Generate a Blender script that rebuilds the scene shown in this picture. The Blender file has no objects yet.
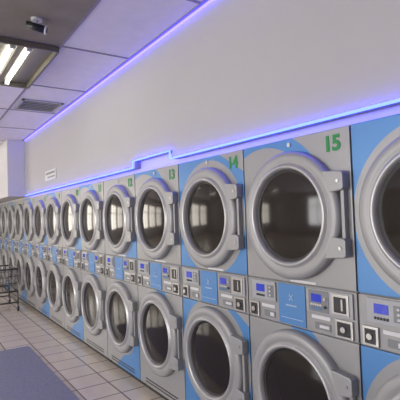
import bpy, bmesh, math
from mathutils import Vector, Matrix

scene = bpy.context.scene
try:
    scene.view_settings.view_transform = 'Standard'
except Exception:
    pass

# ------------------------------------------------------------ materials
def mat(name, col, rough=0.5, metal=0.0, emis=None, estr=0.0, noise=0.0, nscale=6.0, spec=0.5, coat=0.0, bump=0.0, ior=1.5):
    m = bpy.data.materials.new(name); m.use_nodes = True
    nt = m.node_tree; b = nt.nodes['Principled BSDF']
    b.inputs['Base Color'].default_value = (*col, 1)
    b.inputs['Roughness'].default_value = rough
    b.inputs['Metallic'].default_value = metal
    b.inputs['IOR'].default_value = ior
    b.inputs['Specular IOR Level'].default_value = spec
    b.inputs['Coat Weight'].default_value = coat
    if emis:
        b.inputs['Emission Color'].default_value = (*emis, 1)
        b.inputs['Emission Strength'].default_value = estr
    if noise > 0 or bump > 0:
        tc = nt.nodes.new('ShaderNodeTexCoord')
        n = nt.nodes.new('ShaderNodeTexNoise'); n.inputs['Scale'].default_value = nscale
        n.inputs['Detail'].default_value = 6
        nt.links.new(tc.outputs['Object'], n.inputs['Vector'])
        if noise > 0:
            r = nt.nodes.new('ShaderNodeValToRGB')
            r.color_ramp.elements[0].position = 0.3; r.color_ramp.elements[1].position = 0.7
            r.color_ramp.elements[0].color = (*[c*(1-noise) for c in col], 1)
            r.color_ramp.elements[1].color = (*[min(1, c*(1+noise)) for c in col], 1)
            nt.links.new(n.outputs['Fac'], r.inputs['Fac'])
            nt.links.new(r.outputs['Color'], b.inputs['Base Color'])
        if bump > 0:
            bp = nt.nodes.new('ShaderNodeBump'); bp.inputs['Strength'].default_value = bump
            bp.inputs['Distance'].default_value = 0.01
            nt.links.new(n.outputs['Fac'], bp.inputs['Height'])
            nt.links.new(bp.outputs['Normal'], b.inputs['Normal'])
    return m

GREY = (0.315, 0.315, 0.31)
BLUE = (0.08, 0.235, 0.50)
ZL = 0.567   # lower door centre
ZU = 1.53    # upper door centre
SH = -0.018  # control strip shift

class NB:
    def __init__(s, nt): s.nt = nt
    def m(s, op, a, b=None, c=None):
        n = s.nt.nodes.new('ShaderNodeMath'); n.operation = op
        for i, v in enumerate((a, b, c)):
            if v is None: continue
            if isinstance(v, (int, float)): n.inputs[i].default_value = v
            else: s.nt.links.new(v, n.inputs[i])
        return n.outputs[0]

def front_mat(name, variant):
    m = mat(name, GREY, rough=0.36, metal=0.2)
    nt = m.node_tree; b = nt.nodes['Principled BSDF']; N = NB(nt)
    tc = nt.nodes.new('ShaderNodeTexCoord'); sp = nt.nodes.new('ShaderNodeSeparateXYZ')
    nt.links.new(tc.outputs['Object'], sp.inputs[0])
    y = sp.outputs['Y']; z = sp.outputs['Z']
    up = N.m('GREATER_THAN', z, 1.0)
    zc = N.m('MULTIPLY_ADD', up, ZU-ZL, ZL)
    dz = N.m('SUBTRACT', z, zc)
    r = N.m('SQRT', N.m('ADD', N.m('MULTIPLY', y, y), N.m('MULTIPLY', dz, dz)))
    notstrip = N.m('GREATER_THAN', N.m('ABSOLUTE', N.m('SUBTRACT', z, 1.062+SH)), 0.118)
    if variant == 'B':
        ring = N.m('GREATER_THAN', r, 0.395)
        diag = N.m('LESS_THAN', N.m('SUBTRACT', dz, N.m('MULTIPLY', y, 0.55)), 0.50)
        mask = N.m('MULTIPLY', ring, diag)
    elif variant == 'A':
        dy2 = N.m('ADD', y, -0.22); dz2 = N.m('ADD', dz, 0.02)
        r2 = N.m('SQRT', N.m('ADD', N.m('MULTIPLY', dy2, dy2), N.m('MULTIPLY', dz2, dz2)))
        a = N.m('MULTIPLY', N.m('GREATER_THAN', r2, 0.415), N.m('LESS_THAN', r2, 0.50))
        mask = N.m('MULTIPLY', a, N.m('GREATER_THAN', dz, 0.05))
    else:
        c = N.m('LESS_THAN', N.m('ADD', dz, N.m('MULTIPLY', y, 0.7)), -0.40)
        mask = N.m('MULTIPLY', c, N.m('GREATER_THAN', r, 0.37))
    mask = N.m('MULTIPLY', mask, notstrip)
    mix = nt.nodes.new('ShaderNodeMix'); mix.data_type = 'RGBA'
    mix.inputs[6].default_value = (*GREY, 1); mix.inputs[7].default_value = (*BLUE, 1)
    nt.links.new(mask, mix.inputs[0])
    mp = nt.nodes.new('ShaderNodeMapping'); mp.inputs['Scale'].default_value = (4, 160, 3)
    nz = nt.nodes.new('ShaderNodeTexNoise'); nz.inputs['Scale'].default_value = 1.0; nz.inputs['Detail'].default_value = 3
    nt.links.new(tc.outputs['Object'], mp.inputs['Vector']); nt.links.new(mp.outputs['Vector'], nz.inputs['Vector'])
    rp = nt.nodes.new('ShaderNodeMapRange'); rp.inputs['To Min'].default_value = 0.28; rp.inputs['To Max'].default_value = 0.46
    nt.links.new(nz.outputs['Fac'], rp.inputs['Value']); nt.links.new(rp.outputs[0], b.inputs['Roughness'])
    nt.links.new(mix.outputs[2], b.inputs['Base Color'])
    return m

M_frontA = front_mat('dryer_front_grey', 'A')
M_frontB = front_mat('dryer_front_blue', 'B')
M_frontC = front_mat('dryer_front_corner', 'C')
M_side = mat('dryer_side_grey', (0.22, 0.22, 0.22), 0.5, 0.2)
M_ring = mat('door_ring_silver', (0.33, 0.33, 0.325), 0.44, 0.2)
M_lip = mat('door_lip_light', (0.43, 0.43, 0.42), 0.32, 0.35)
M_gasket = mat('black_rubber', (0.012, 0.012, 0.012), 0.5)
M_glass = mat('dark_door_glass', (0.020, 0.016, 0.013), 0.09, 0.0, spec=0.36, ior=1.45)
M_plinth = mat('plinth_dark', (0.03, 0.03, 0.03), 0.7)
M_panelg = mat('control_panel_grey', (0.20, 0.21, 0.22), 0.4, 0.1)
M_panell = mat('control_panel_light', (0.38, 0.39, 0.40), 0.4, 0.1)
M_blue = mat('panel_blue', BLUE, 0.4)
M_lcd = mat('lcd_blue', (0.01, 0.02, 0.2), 0.2, emis=(0.015, 0.04, 0.5), estr=0.6)
M_steel = mat('stainless_steel', (0.5, 0.49, 0.47), 0.3, 0.9)
M_white = mat('white_label', (0.65, 0.65, 0.65), 0.5)
M_pale = mat('pale_blue_print', (0.45, 0.58, 0.72), 0.5)
M_green = mat('green_number', (0.0, 0.25, 0.05), 0.5)
M_wall = mat('painted_wall', (0.455, 0.445, 0.435), 0.6, noise=0.02, nscale=1.2, bump=0.05)
M_wall2 = mat('painted_wall_far', (0.6, 0.59, 0.60), 0.6, noise=0.02, nscale=1.5)
M_led = mat('blue_led', (0.05, 0.08, 0.8), 0.5, emis=(0.022, 0.036, 1.0), estr=18.0)
M_led2 = mat('violet_led', (0.1, 0.1, 0.8), 0.5, emis=(0.045, 0.035, 1.0), estr=14.0)
M_alu = mat('led_profile_alu', (0.5, 0.5, 0.52), 0.4, 0.6)
M_tube = mat('fluorescent_tube', (0.9, 0.9, 0.9), 0.5, emis=(1.0, 0.97, 0.88), estr=13.0)
M_grid = mat('ceiling_grid', (0.25, 0.235, 0.31), 0.5)
M_refl = mat('troffer_reflector', (0.16, 0.145, 0.11), 0.4, 0.2)
M_darktile = mat('dark_brown_tile', (0.24, 0.215, 0.175), 0.7, noise=0.12, nscale=5)  # one ceiling tile in a darker, mottled brown-grey than the rest
M_black = mat('black_plastic', (0.015, 0.015, 0.017), 0.4)
M_matm = mat('floor_mat_fibre', (0.25, 0.26, 0.32), 0.9, noise=0.15, nscale=60, bump=0.3)
M_frame = mat('window_frame_alu', (0.2, 0.19, 0.18), 0.4, 0.5)
M_chrome = mat('chrome_wire', (0.12, 0.12, 0.12), 0.35, 0.7)
M_base = mat('vinyl_base_grey', (0.12, 0.11, 0.1), 0.6)

def tile_mat(name, c1, c2, grout, w, h, mortar, rough, offs=(0, 0)):
    m = mat(name, c1, rough)
    nt = m.node_tree; b = nt.nodes['Principled BSDF']
    tc = nt.nodes.new('ShaderNodeTexCoord'); mp = nt.nodes.new('ShaderNodeMapping')
    mp.inputs['Location'].default_value = (offs[0], offs[1], 0)
    br = nt.nodes.new('ShaderNodeTexBrick')
    br.offset = 0.0; br.squash = 1.0
    br.inputs['Scale'].default_value = 1.0
    br.inputs['Brick Width'].default_value = w; br.inputs['Row Height'].default_value = h
    br.inputs['Mortar Size'].default_value = mortar; br.inputs['Mortar Smooth'].default_value = 0.1
    br.inputs['Color1'].default_value = (*c1, 1); br.inputs['Color2'].default_value = (*c2, 1)
    br.inputs['Mortar'].default_value = (*grout, 1)
    nt.links.new(tc.outputs['Object'], mp.inputs['Vector'])
    nt.links.new(mp.outputs['Vector'], br.inputs['Vector'])
    n = nt.nodes.new('ShaderNodeTexNoise'); n.inputs['Scale'].default_value = 9; n.inputs['Detail'].default_value = 5
    nt.links.new(mp.outputs['Vector'], n.inputs['Vector'])
    rp = nt.nodes.new('ShaderNodeValToRGB')
    rp.color_ramp.elements[0].color = (0.86, 0.86, 0.86, 1); rp.color_ramp.elements[1].color = (1, 1, 1, 1)
    nt.links.new(n.outputs['Fac'], rp.inputs['Fac'])
    mx = nt.nodes.new('ShaderNodeMix'); mx.data_type = 'RGBA'; mx.blend_type = 'MULTIPLY'
    mx.inputs[0].default_value = 1.0
    nt.links.new(br.outputs['Color'], mx.inputs[6]); nt.links.new(rp.outputs['Color'], mx.inputs[7])
    nt.links.new(mx.outputs[2], b.inputs['Base Color'])
    return m
M_floor = tile_mat('floor_ceramic_tile', (0.84, 0.75, 0.62), (0.78, 0.69, 0.57), (0.26, 0.22, 0.18), 0.305, 0.305, 0.008, 0.2)
M_ceil = tile_mat('acoustic_tile', (0.83, 0.80, 0.91), (0.77, 0.74, 0.86), (0.5, 0.48, 0.52), 0.61, 1.22, 0.0, 0.85, (0.15, 0.0))

# ------------------------------------------------------------ mesh builder
class MB:
    def __init__(s):
        s.bm = bmesh.new(); s.mats = []
    def mi(s, m):
        if m not in s.mats: s.mats.append(m)
        return s.mats.index(m)
    def box(s, x0, x1, y0, y1, z0, z1, m, bev=0.0):
        r = bmesh.ops.create_cube(s.bm, size=1.0)
        vs = r['verts']
        for v in vs:
            v.co = Vector(((x0+x1)/2 + v.co.x*(x1-x0), (y0+y1)/2 + v.co.y*(y1-y0), (z0+z1)/2 + v.co.z*(z1-z0)))
        fs = set(f for v in vs for f in v.link_faces)
        i = s.mi(m)
        for f in fs: f.material_index = i
        if bev > 0:
            es = list(set(e for v in vs for e in v.link_edges))
            bmesh.ops.bevel(s.bm, geom=es, offset=bev, segments=2, profile=0.6, affect='EDGES', material=i)
    def lathe(s, cx, cy, cz, prof, mats, n=72):
        rings = []
        for (r, d) in prof:
            if r < 1e-5:
                rings.append([s.bm.verts.new((cx-d, cy, cz))])
            else:
                rings.append([s.bm.verts.new((cx-d, cy + r*math.cos(2*math.pi*k/n), cz + r*math.sin(2*math.pi*k/n))) for k in range(n)])
        for j in range(len(rings)-1):
            a, b = rings[j], rings[j+1]
            mi = s.mi(mats[j])
            for k in range(n):
                k2 = (k+1) % n
                if len(b) == 1: f = s.bm.faces.new((a[k], a[k2], b[0]))
                else: f = s.bm.faces.new((a[k], a[k2], b[k2], b[k]))
                f.material_index = mi; f.smooth = True
    def prism(s, pts, x0, x1, m, bev=0.0):
        a = [s.bm.verts.new((x0, p[0], p[1])) for p in pts]
        b = [s.bm.verts.new((x1, p[0], p[1])) for p in pts]
        i = s.mi(m); fs = [s.bm.faces.new(a), s.bm.faces.new(b[::-1])]
        n = len(pts)
        for k in range(n):
            fs.append(s.bm.faces.new((a[k], b[k], b[(k+1) % n], a[(k+1) % n])))
        for f in fs: f.material_index = i
        bmesh.ops.recalc_face_normals(s.bm, faces=fs)
        if bev > 0:
            es = list(set(e for f in fs for e in f.edges))
            bmesh.ops.bevel(s.bm, geom=es, offset=bev, segments=2, profile=0.6, affect='EDGES', material=i)
    def rod(s, p, q, r, m, n=10, r2=None):
        p = Vector(p); q = Vector(q); d = q-p
        M = Matrix.Translation((p+q)/2) @ d.to_track_quat('Z', 'Y').to_matrix().to_4x4()
        g = bmesh.ops.create_cone(s.bm, cap_ends=True, segments=n, radius1=r, radius2=r if r2 is None else r2, depth=d.length, matrix=M)
        i = s.mi(m)
        for f in set(f for v in g['verts'] for f in v.link_faces):
            f.material_index = i
            if len(f.verts) == 4: f.smooth = True
    def mesh(s, name):
        me = bpy.data.meshes.new(name); s.bm.normal_update(); s.bm.to_mesh(me); s.bm.free()
        for m in s.mats: me.materials.append(m)
        return me
    def obj(s, name, loc=(0, 0, 0)):
        o = bpy.data.objects.new(name, s.mesh(name)); o.location = loc
        scene.collection.objects.link(o); return o

# ------------------------------------------------------------ dryers
def dryer_mesh(variant):
    b = MB(); F = {'A': M_frontA, 'B': M_frontB, 'C': M_frontC}[variant]
    W = 0.392
    b.box(0.04, 0.72, -W+0.01, W-0.01, 0.0, 0.06, M_plinth)
    b.box(0.012, 0.72, -W, W, 0.055, 1.95, M_side)
    b.box(0.0, 0.02, -W, W, 0.058, 0.940+SH, F, 0.004)
    b.box(0.0, 0.02, -W, W, 0.946+SH, 1.178+SH, F, 0.004)
    b.box(0.0, 0.02, -W, W, 1.184+SH, 1.95, F, 0.004)
    for cz in (ZL, ZU):
        prof = [(0.345, -0.001), (0.345, 0.028), (0.338, 0.040), (0.325, 0.046), (0.292, 0.049), (0.284, 0.043),
                (0.278, 0.045), (0.271, 0.058), (0.260, 0.060), (0.252, 0.052), (0.248, 0.032)]
        ms = [M_ring]*6 + [M_lip]*4
        b.lathe(0, 0, cz, prof, ms)
        b.lathe(0, 0, cz, [(0.248, 0.032), (0.234, 0.028)], [M_gasket])
        gp = [(0.234, 0.028)]
        for t in (0.9, 0.75, 0.55, 0.3):
            gp.append((0.234*t, 0.028 + 0.014*(1-t*t)))
        gp.append((0, 0.042))
        b.lathe(0, 0, cz, gp, [M_glass]*5)
        for sgn in (1, -1):
            pts = [(-0.255, cz+sgn*0.215), (-0.368, cz+sgn*0.205), (-0.380, cz+sgn*0.195), (-0.380, cz+sgn*0.125),
                   (-0.370, cz+sgn*0.115), (-0.300, cz+sgn*0.105)]
            b.prism(pts, -0.050, -0.001, M_ring, 0.005)
            b.rod((-0.054, -0.35, cz+sgn*0.16), (-0.048, -0.35, cz+sgn*0.16), 0.008, M_steel, 12)
        b.box(-0.030, -0.002, -0.368, -0.348, cz-0.125, cz+0.125, M_ring, 0.004)
    # ---- control strip
    before = set(b.bm.verts)
    b.box(-0.010, 0.0, 0.145, 0.345, 1.060, 1.170, M_panell, 0.003)
    b.box(-0.013, -0.009, 0.235, 0.305, 1.105, 1.148, M_lcd, 0.001)
    for k in range(5):
        b.box(-0.014, -0.009, 0.235+0.015*k, 0.245+0.015*k, 1.078, 1.090, M_black, 0.001)
    b.box(-0.013, -0.009, 0.16, 0.21, 1.08, 1.15, M_panelg, 0.001)
    for k in range(3):
        b.rod((-0.017, 0.185, 1.093+0.022*k), (-0.012, 0.185, 1.093+0.022*k), 0.006, M_white, 10)
    b.box(-0.006, 0.0, -0.075, 0.125, 0.952, 1.172, M_blue, 0.002)
    for sgn in (1, -1):
        c = (0.025, 1.10); dy, dz = 0.013, 0.017*sgn; w = 0.003
        b.prism([(c[0]-dy-w, c[1]-dz), (c[0]-dy+w, c[1]-dz), (c[0]+dy+w, c[1]+dz), (c[0]+dy-w, c[1]+dz)], -0.009, -0.005, M_pale)
    for k in range(8):
        b.box(-0.008, -0.005, -0.012+0.010*k, -0.005+0.010*k, 1.052, 1.061, M_pale)
    b.box(-0.008, -0.005, -0.055, 0.105, 0.985, 0.988, M_pale)
    b.box(-0.010, 0.0, -0.375, -0.090, 1.050, 1.170, M_panell, 0.003)
    b.box(-0.013, -0.009, -0.235, -0.105, 1.055, 1.164, M_panelg, 0.002)
    b.box(-0.015, -0.012, -0.190, -0.125, 1.105, 1.145, M_lcd, 0.001)
    for k in range(5):
        b.box(-0.016, -0.012, -0.190+0.015*k, -0.180+0.015*k, 1.087, 1.096, M_white, 0.001)
        b.box(-0.016, -0.012, -0.190+0.015*k, -0.180+0.015*k, 1.068, 1.077, M_blue, 0.001)
    b.rod((-0.019, -0.215, 1.125), (-0.012, -0.215, 1.125), 0.008, M_steel, 12)
    b.rod((-0.019, -0.215, 1.085), (-0.012, -0.215, 1.085), 0.008, M_black, 12)
    b.box(-0.016, -0.009, -0.355, -0.255, 1.06, 1.162, M_steel, 0.003)
    b.box(-0.018, -0.015, -0.342, -0.270, 1.073, 1.148, M_black, 0.002)
    b.box(-0.021, -0.017, -0.325, -0.315, 1.085, 1.14, M_steel, 0.001)
    for (a0, a1) in ((-0.37, -0.27), (0.29, 0.37)):
        b.box(-0.012, 0.0, a0, a1, 0.952, 1.040, M_steel, 0.003)
        b.box(-0.014, -0.011, a0+0.012, a1-0.012, 0.963, 1.029, M_black, 0.002)
        b.rod((-0.022, (a0+a1)/2, 0.996), (-0.012, (a0+a1)/2, 0.996), 0.014, M_steel, 16)
    b.box(-0.003, 0.0, -0.235, -0.115, 1.018, 1.036, M_white)
    b.box(-0.003, 0.0, 0.16, 0.27, 1.018, 1.036, M_white)
    b.box(-0.003, 0.0, -0.235, -0.135, 0.965, 1.000, M_panelg)
    b.box(-0.004, -0.002, -0.225, -0.165, 0.975, 0.990, M_white)
    b.box(-0.003, 0.0, 0.16, 0.25, 0.965, 1.000, M_panelg)
    b.box(-0.004, -0.002, 0.17, 0.20, 0.972, 0.993, M_white)
    b.box(-0.002, 0.0, -0.15, 0.03, 1.187, 1.2, M_white)
    for v in b.bm.verts:
        if v not in before: v.co.z += SH
    # ---- foot vents, top lock
    b.box(-0.002, 0.0, -0.28, 0.28, 0.085, 0.095, M_black)
    b.box(-0.002, 0.0, -0.28, 0.28, 0.11, 0.12, M_black)
    b.rod((-0.006, 0.0, 1.915), (0.0, 0.0, 1.915), 0.012, M_steel, 16)
    return b.mesh('stacked_dryer_'+variant)

MEs = {v: dryer_mesh(v) for v in 'ABC'}
PX = 1.72
SP = 0.793
Y15 = 1.69
for k in range(-3, 14):
    y = Y15 + SP*k
    v = 'A' if k % 2 == 0 else ('B' if k in (-3, -1, 1) else 'C')
    o = bpy.data.objects.new('stacked_dryer', MEs[v])
    o.location = (PX, y, 0); scene.collection.objects.link(o)
    cu = bpy.data.curves.new('number_label', 'FONT'); cu.body = str(15-k); cu.size = 0.105
    cu.extrude = 0.001; cu.offset = 0.004
    cu.align_x = 'CENTER'; cu.align_y = 'CENTER'; cu.materials.append(M_green)
    t = bpy.data.objects.new('number_label', cu); scene.collection.objects.link(t)
    t.parent = o
    t.matrix_local = Matrix(((0, 0, -1, -0.002), (-1, 0, 0, -0.29), (0, 1, 0, 1.875), (0, 0, 0, 1)))

# ------------------------------------------------------------ room
CZ = 3.035; YN, YF, XL = -4.0, 13.2, -7.0
WX = 1.74
XR = 2.75
b = MB(); b.box(XL-0.2, XR, YN-0.2, YF+0.2, -0.1, 0.0, M_floor); b.obj('floor')
b = MB(); b.box(XL-0.2, XR, YN-0.2, YF+0.2, CZ, CZ+0.1, M_ceil); b.obj('ceiling')
E0, E1 = 2.005, 2.07
NY0, NY1 = 3.00, 3.70
YB = 8.45
b = MB()
b.box(WX, WX+0.06, YN, NY0, E0, CZ, M_wall)
b.box(WX, WX+0.06, NY0, NY1, E1, CZ, M_wall)
b.box(WX, WX+0.06, NY1, YF, E0, CZ, M_wall)
b.box(WX+0.06, WX+0.10, YN, YF, 1.955, CZ, M_wall2)
b.obj('wall_right')
b = MB(); b.box(XR-0.15, XR, YN, YF, 0, CZ, M_wall); b.obj('wall_right_rear')
b = MB(); lx = WX-0.022; r = 0.0075
pts = [(YN+0.1, E0), (NY0, E0), (NY0, E1), (NY1, E1), (NY1, E0), (YB-0.1, E0)]
for p, q in zip(pts[:-1], pts[1:]):
    b.rod((lx, p[0], p[1]), (lx, q[0], q[1]), r, M_led, 8)
# stand-off clips
yy = YN+0.3
while yy < YB-0.2:
    zz = E1 if NY0 < yy < NY1 else E0
    b.box(lx, WX-0.001, yy-0.006, yy+0.006, zz+0.001, zz+0.007, M_alu)
    yy += 0.6
b.obj('led_strip_light')
b = MB(); b.box(WX-0.02, WX-0.002, YN+0.1, YB-0.1, CZ-0.018, CZ-0.010, M_led2); b.obj('led_strip_light')
b = MB(); b.box(1.44, WX-0.001, YB, YF, 2.0, CZ-0.001, M_wall2, 0.004); b.obj('trim_1')
b = MB()
def wall_y(b, y0, y1, xa, xb, wins, z0, z1, m):
    b.box(xa, xb, y0, y1, 0, z0, m); b.box(xa, xb, y0, y1, z1, CZ, m)
    cur = xa
    for (a, c) in wins:
        if a > cur: b.box(cur, a, y0, y1, z0, z1, m)
        cur = c
    if cur < xb: b.box(cur, xb, y0, y1, z0, z1, m)
wins = [(-6.3, -4.7), (-4.4, -2.8), (-2.5, -0.9)]
wall_y(b, YF, YF+0.15, XL, XR, wins, 0.8, 2.5, M_wall2); b.obj('wall_far')
n = 1
for (a, c) in wins:
    b = MB()
    for (x0, x1, z0, z1) in ((a, a+0.05, 0.8, 2.5), (c-0.05, c, 0.8, 2.5), (a, c, 0.8, 0.85), (a, c, 2.45, 2.5), (a, c, 1.9, 1.94), ((a+c)/2-0.02, (a+c)/2+0.02, 0.8, 2.5)):
        b.box(x0, x1, YF+0.04, YF+0.10, z0, z1, M_frame)
    b.obj('window_%d' % n); n += 1
b = MB()
lw = [(0.6, 2.6), (3.0, 5.0), (5.4, 7.4)]
b.box(XL-0.15, XL, YN, YF, 0, 0.7, M_wall2); b.box(XL-0.15, XL, YN, YF, 2.7, CZ, M_wall2)
cur = YN
for (a, c) in lw:
    b.box(XL-0.15, XL, cur, a, 0.7, 2.7, M_wall2); cur = c
b.box(XL-0.15, XL, cur, YF, 0.7, 2.7, M_wall2); b.obj('wall_left')
for (a, c) in lw:
    b = MB()
    for (y0, y1, z0, z1) in ((a, a+0.05, 0.7, 2.7), (c-0.05, c, 0.7, 2.7), (a, c, 0.7, 0.75), (a, c, 2.65, 2.7), (a, c, 2.0, 2.04), ((a+c)/2-0.02, (a+c)/2+0.02, 0.7, 2.7)):
        b.box(XL-0.10, XL-0.04, y0, y1, z0, z1, M_frame)
    b.obj('window_%d' % n); n += 1
b = MB(); b.box(XL, XR, YN-0.15, YN, 0, CZ, M_wall2); b.obj('wall_near')
b = MB(); b.box(XL, XL+0.015, YN, YF, 0, 0.1, M_base); b.obj('baseboard_left')

# ceiling grid
b = MB()
GX = 1.07; GY = 3.68
xs = [WX-0.034] + [GX - 0.61*i for i in range(13)]
for x in xs: b.box(x-0.012, x+0.012, YN, YF, CZ-0.006, CZ, M_grid)
ys = [GY + 1.22*i for i in range(-6, 8)]
for y in ys: b.box(XL, WX-0.02, y-0.012, y+0.012, CZ-0.0055, CZ, M_grid)
b.obj('ceiling_grid_trim')

def troffer(x, y):
    b = MB(); w, l = 0.285, 0.59
    z = CZ-0.007
    b.box(x-w, x+w, y-l, y+l, z-0.004, z, M_refl)
    for sx in (-1, 1):
        b.box(x+sx*w-0.012, x+sx*w+0.012, y-l, y+l, z-0.05, z-0.002, M_refl, 0.003)
    for sy in (-1, 1):
        b.box(x-w, x+w, y+sy*l-0.012, y+sy*l+0.012, z-0.05, z-0.002, M_refl, 0.003)
    b.box(x-0.03, x+0.03, y-l+0.02, y+l-0.02, z-0.03, z-0.004, M_refl, 0.005)
    for sx in (-0.065, 0.065):
        b.rod((x+sx, y-0.50, z-0.035), (x+sx, y+0.50, z-0.035), 0.013, M_tube, 12)
        for sy in (-1, 1):
            b.box(x+sx-0.02, x+sx+0.02, y+sy*0.52-0.015, y+sy*0.52+0.015, z-0.055, z-0.004, M_white)
    b.obj('ceiling_light_fixture')
troffer(GX-0.305, GY+0.61)
for (i, j) in ((4, 0), (8, 0), (8, -4), (4, 4), (8, 4), (0, 4)):
    troffer(GX-0.305-0.61*i, GY+0.61+1.22*j)
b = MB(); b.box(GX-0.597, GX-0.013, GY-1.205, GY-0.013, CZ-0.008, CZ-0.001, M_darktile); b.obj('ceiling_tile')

# air vent
b = MB(); vx0, vx1, vy0, vy1 = 1.12, 1.62, 5.50, 6.00
for a in ((vx0, vx1, vy0, vy0+0.03), (vx0, vx1, vy1-0.03, vy1), (vx0, vx0+0.03, vy0, vy1), (vx1-0.03, vx1, vy0, vy1)):
    b.box(a[0], a[1], a[2], a[3], CZ-0.02, CZ-0.006, M_alu)
b.box(vx0+0.02, vx1-0.02, vy0+0.02, vy1-0.02, CZ-0.010, CZ-0.006, M_black)
for i in range(5):
    yy = vy0+0.09+i*0.08
    b.box(vx0+0.03, vx1-0.03, yy-0.006, yy+0.006, CZ-0.02, CZ-0.009, M_alu)
b.obj('ceiling_air_vent')

# security camera
b = MB(); cx, cy = 0.77, 3.24; z = CZ-0.008
b.rod((cx, cy, z), (cx, cy, z-0.018), 0.040, M_white, 24)
b.rod((cx, cy, z-0.015), (cx, cy, z-0.06), 0.010, M_white, 12)
b.rod((cx-0.07, cy+0.01, z-0.055), (cx+0.05, cy-0.03, z-0.085), 0.028, M_black, 24)
b.rod((cx+0.05, cy-0.03, z-0.085), (cx+0.062, cy-0.034, z-0.088), 0.032, M_white, 24)
b.rod((cx+0.062, cy-0.034, z-0.088), (cx+0.064, cy-0.0347, z-0.0885), 0.022, M_black, 24)
b.obj('security_camera')

# wall notice sign
b = MB(); b.box(WX-0.012, WX-0.001, 6.35, 6.95, 2.15, 2.30, M_white, 0.003)
b.box(WX-0.014, WX-0.011, 6.40, 6.90, 2.24, 2.27, M_panelg); b.box(WX-0.014, WX-0.011, 6.40, 6.8, 2.185, 2.205, M_panelg)
b.obj('wall_notice_sign')

# floor mat
b = MB(); b.box(-0.6, 1.17, 1.6, 5.7, 0.0, 0.010, M_matm, 0.004); b.obj('floor_mat')

# laundry cart
b = MB(); x0, x1, y0, y1 = 0.92, 1.50, 8.05, 8.85
for z in (0.34, 0.48, 0.60, 0.72):
    r = 0.013 if z in (0.34, 0.72) else 0.005
    c = [(x0, y0, z), (x1, y0, z), (x1, y1, z), (x0, y1, z)]
    for i in range(4): b.rod(c[i], c[(i+1) % 4], r, M_chrome)
for i in range(13):
    t = i/12
    for p in ((x0+(x1-x0)*t, y0), (x0+(x1-x0)*t, y1), (x0, y0+(y1-y0)*t), (x1, y0+(y1-y0)*t)):
        b.rod((p[0], p[1], 0.34), (p[0], p[1], 0.72), 0.0035, M_chrome, 6)
    b.rod((x0+(x1-x0)*t, y0, 0.34), (x0+(x1-x0)*t, y1, 0.34), 0.0035, M_chrome, 6)
for (x, y) in ((x0, y0), (x1, y0), (x1, y1), (x0, y1)):
    b.rod((x, y, 0.10), (x, y, 0.34), 0.013, M_chrome)
    b.box(x-0.018, x+0.018, y-0.03, y+0.03, 0.07, 0.12, M_steel, 0.003)
    b.rod((x-0.014, y, 0.05), (x+0.014, y, 0.05), 0.05, M_black, 20)
c = [(x0, y0, 0.15), (x1, y0, 0.15), (x1, y1, 0.15), (x0, y1, 0.15)]
for i in range(4): b.rod(c[i], c[(i+1) % 4], 0.013, M_chrome)
b.obj('laundry_cart')

# ------------------------------------------------------------ light
w = bpy.data.worlds.new('World'); scene.world = w; w.use_nodes = True
bg = w.node_tree.nodes['Background']; bg.inputs[0].default_value = (0.85, 0.9, 1, 1); bg.inputs[1].default_value = 1.5
def area(name, loc, rot, sx, sy, p, col):
    l = bpy.data.lights.new(name, 'AREA'); l.shape = 'RECTANGLE'; l.size = sx; l.size_y = sy; l.energy = p; l.color = col
    o = bpy.data.objects.new(name, l); o.location = loc; o.rotation_euler = rot; scene.collection.objects.link(o)
area('daylight_left', (XL-0.35, 4.0, 1.7), (0, math.radians(-90), 0), 2.0, 7.2, 560, (1.0, 0.98, 0.97))
area('daylight_far', (-3.6, YF+0.4, 1.65), (math.radians(-90), 0, 0), 5.4, 1.8, 210, (1.0, 0.90, 0.74))

# ------------------------------------------------------------ camera
th = math.radians(33.6); pitch = math.radians(1.95); roll = -0.034
fwd = Vector((math.sin(th)*math.cos(pitch), math.cos(th)*math.cos(pitch), math.sin(pitch)))
right = fwd.cross(Vector((0, 0, 1))).normalized(); up = right.cross(fwd)
R = Matrix((right, up, -fwd)).transposed() @ Matrix.Rotation(roll, 3, 'Z')
cam = bpy.data.cameras.new('camera'); cam.sensor_width = 36; cam.lens = 36.0*433/400; cam.clip_start = 0.05
co = bpy.data.objects.new('camera', cam); co.matrix_world = Matrix.Translation((0, 0, 1.55)) @ R.to_4x4()
scene.collection.objects.link(co); scene.camera = co
